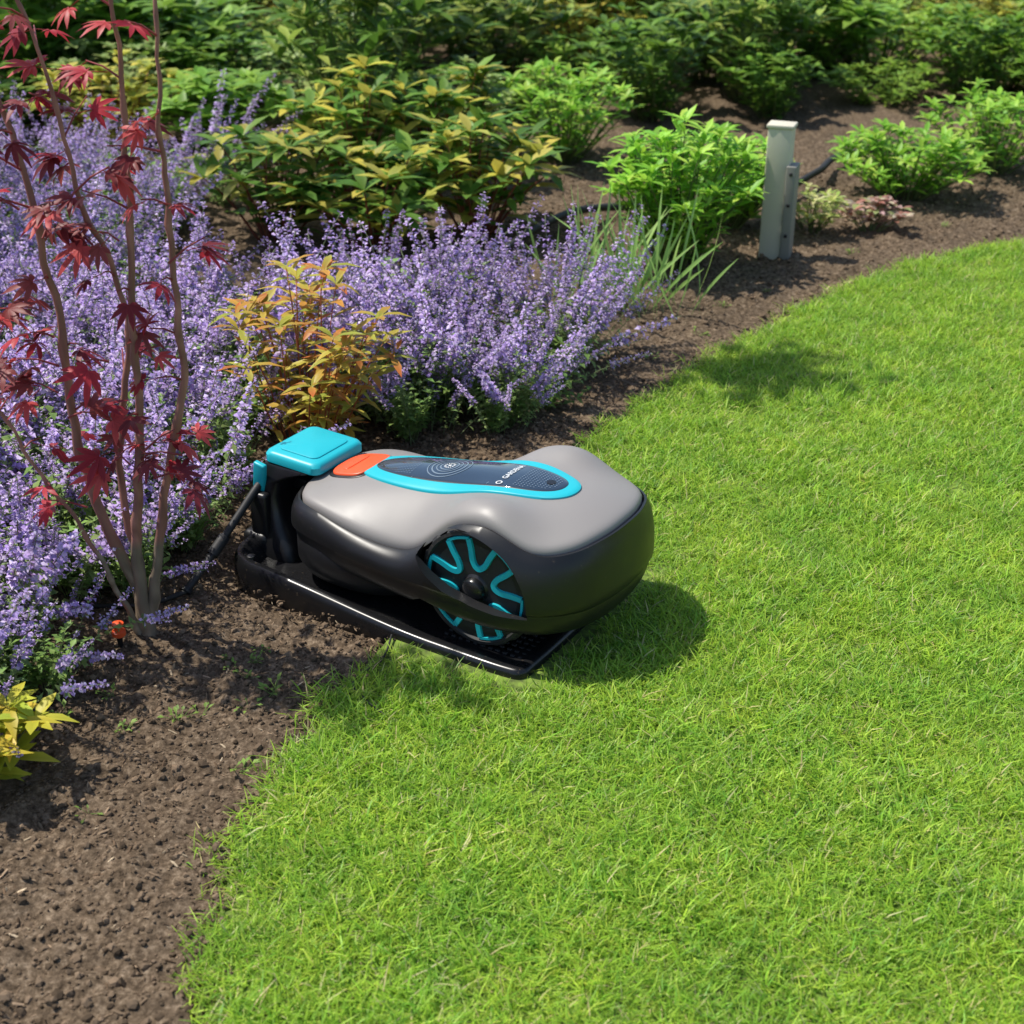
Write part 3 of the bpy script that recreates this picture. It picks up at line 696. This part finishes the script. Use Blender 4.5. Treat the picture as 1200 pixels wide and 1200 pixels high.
rings('dock_tower',[rr(-.072,.03,-.095,.095,0,.02),rr(-.070,.028,-.092,.092,.035,.02),rr(-.064,.004,-.080,.080,.06,.02),rr(-.058,-.012,-.074,.074,.11,.016),rr(-.050,-.008,-.070,.070,.135,.016),rr(-.046,.02,-.066,.066,.150,.014),rr(-.042,.045,-.064,.064,.160,.012),rr(-.040,.045,-.062,.062,.164,.01)],P_black,parent=dock,sharp=45)
rings('dock_cap',[rr(-.036,.064,-.058,.058,.1645,.014,-.03),rr(-.040,.068,-.062,.062,.1675,.015,-.03),rr(-.040,.068,-.062,.062,.178,.015,-.03),rr(-.037,.065,-.059,.059,.1825,.014,-.03),rr(-.032,.060,-.054,.054,.1845,.012,-.03)],P_teal,parent=dock,sharp=35)
rings('dock_cap_ridge',[rr(-.024,.052,-.044,.044,.183,.012,-.03),rr(-.024,.052,-.044,.044,.1858,.012,-.03),rr(-.021,.049,-.041,.041,.1868,.010,-.03)],P_teal,parent=dock,sharp=35)
rbox('dock_side_trim',(.022,.010,.062),(-.040,-.072,.138),P_teal,.003,dock,rot=(.1,.2,0))
rbox('dock_side_panel',(.034,.018,.10),(-.036,-.080,.070),P_black,.006,dock)
rbox('dock_foot',(.05,.05,.04),(-.045,-.07,.03),P_black,.01,dock)
rbox('contact_arm',(.05,.05,.02),(.01,0,.12),P_black,.004,dock)
for yv in (-.15,.15): ell_rings('peg_head',.0,yv,[(.007,.007,.044,0),(.0065,.0065,.048,0),(.004,.004,.049,0)],dock,P_black,2)
cb=MB(); pts=[V(-.50,1.925,.012),V(-.478,1.955,.035),V(-.452,1.99,.065),V(-.425,2.025,.098),V(-.400,2.06,.128),V(-.385,2.09,.135)]
sp=[Vector(p) for p in spline([tuple(p) for p in pts],24,closed=False)]
tube(cb,sp,.0062,(0,0,0),10)
tube(cb,sp[7:11],.0092,(0,0,0),10); tube(cb,sp[:2],.0085,(0,0,0),10)
pts=[V(-.50,1.925,.012),V(-.56,1.90,.004),V(-.66,1.90,.004),V(-.9,1.95,.004)]
tube(cb,[Vector(p) for p in spline([tuple(p) for p in pts],16,closed=False)],.004,(0,0,0),8)
cb.obj('power_cable',[P_rub])
def hose(name,pts,r):
    m=MB(); tube(m,[Vector(p) for p in spline(pts,60,closed=False)],r,(0,0,0),8); return m.obj(name,[P_rub])
hose('irrigation_hose',[(-.9,3.30,.02),(-.3,3.42,.02),(-.06,3.56,.04),(.07,3.76,.06),(.20,3.97,.05),(.42,4.12,.02),(.62,4.15,.02),(.78,4.20,.04),(.93,4.40,.05),(1.1,4.72,.03),(1.6,4.95,.01)],.011)
hose('boundary_wire',[(-.175,1.80,.012),(-.185,1.74,.008),(-.22,1.69,.006),(-.20,1.64,.01),(-.17,1.60,.012)],.0016)
nz=bpy.data.objects.new('drip_nozzle',None); nz.location=(-.567,1.785,0); link(nz)
def cyl(name,prof,mat,par,seg=24):
    return rings(name,[[(r*math.cos(t),r*math.sin(t),z) for t in np.linspace(0,2*math.pi,seg,endpoint=False)] for r,z in prof],mat,parent=par,sharp=35)
cyl('stake',[(.003,.0),(.004,.01),(.005,.022)],P_black,nz)
cyl('cap',[(.008,.020),(.010,.022),(.010,.028),(.006,.030),(.005,.036),(.0085,.038),(.0085,.041),(.004,.043)],P_orange,nz)
post=bpy.data.objects.new('garden_post',None); post.location=(.685,3.72,0); post.rotation_euler=(0,0,math.radians(-20)); link(post)
rbox('post_shaft',(.062,.05,.34),(0,0,.16),P_post,.003,post)
rbox('post_side_plate',(.026,.056,.25),(.038,-.006,.115),P_postg,.003,post)
rbox('post_cap',(.070,.058,.010),(0,0,.335),P_post,.003,post)
for zz in (.06,.14,.22): rbox('post_bolt',(.008,.006,.008),(.038,-.036,zz),P_black,.002,post)
# ---------------------------------------------------------------- light
sd=Vector((-.53,.20,1)).normalized()
w=bpy.data.worlds.new('World'); sc.world=w; w.use_nodes=True; nt=w.node_tree; bg=nt.nodes['Background']
sky=nt.nodes.new('ShaderNodeTexSky'); sky.sky_type='NISHITA'; sky.sun_disc=False
sky.sun_elevation=math.asin(sd.z); sky.sun_rotation=math.atan2(sd.x,sd.y)%(2*math.pi)
nt.links.new(sky.outputs[0],bg.inputs[0]); bg.inputs[1].default_value=.15
ld=bpy.data.lights.new('sun','SUN'); ld.energy=5.0; ld.angle=math.radians(.6); ld.color=(1,.95,.86)
lo=bpy.data.objects.new('sun',ld); lo.rotation_euler=(-sd).to_track_quat('-Z','Y').to_euler(); lo.location=(-3,2,5); link(lo)
cd=bpy.data.cameras.new('camera'); cd.lens=51; cd.sensor_width=36; cd.clip_end=500; cd.clip_start=.05
cd.dof.use_dof=True; cd.dof.focus_distance=2.15; cd.dof.aperture_fstop=7
co=bpy.data.objects.new('camera',cd); co.location=(0,0,1.13); co.rotation_euler=(math.radians(63),0,0); link(co); sc.camera=co
sc.view_settings.view_transform='Standard'; sc.view_settings.look='None'; sc.view_settings.exposure=0
print('ok')
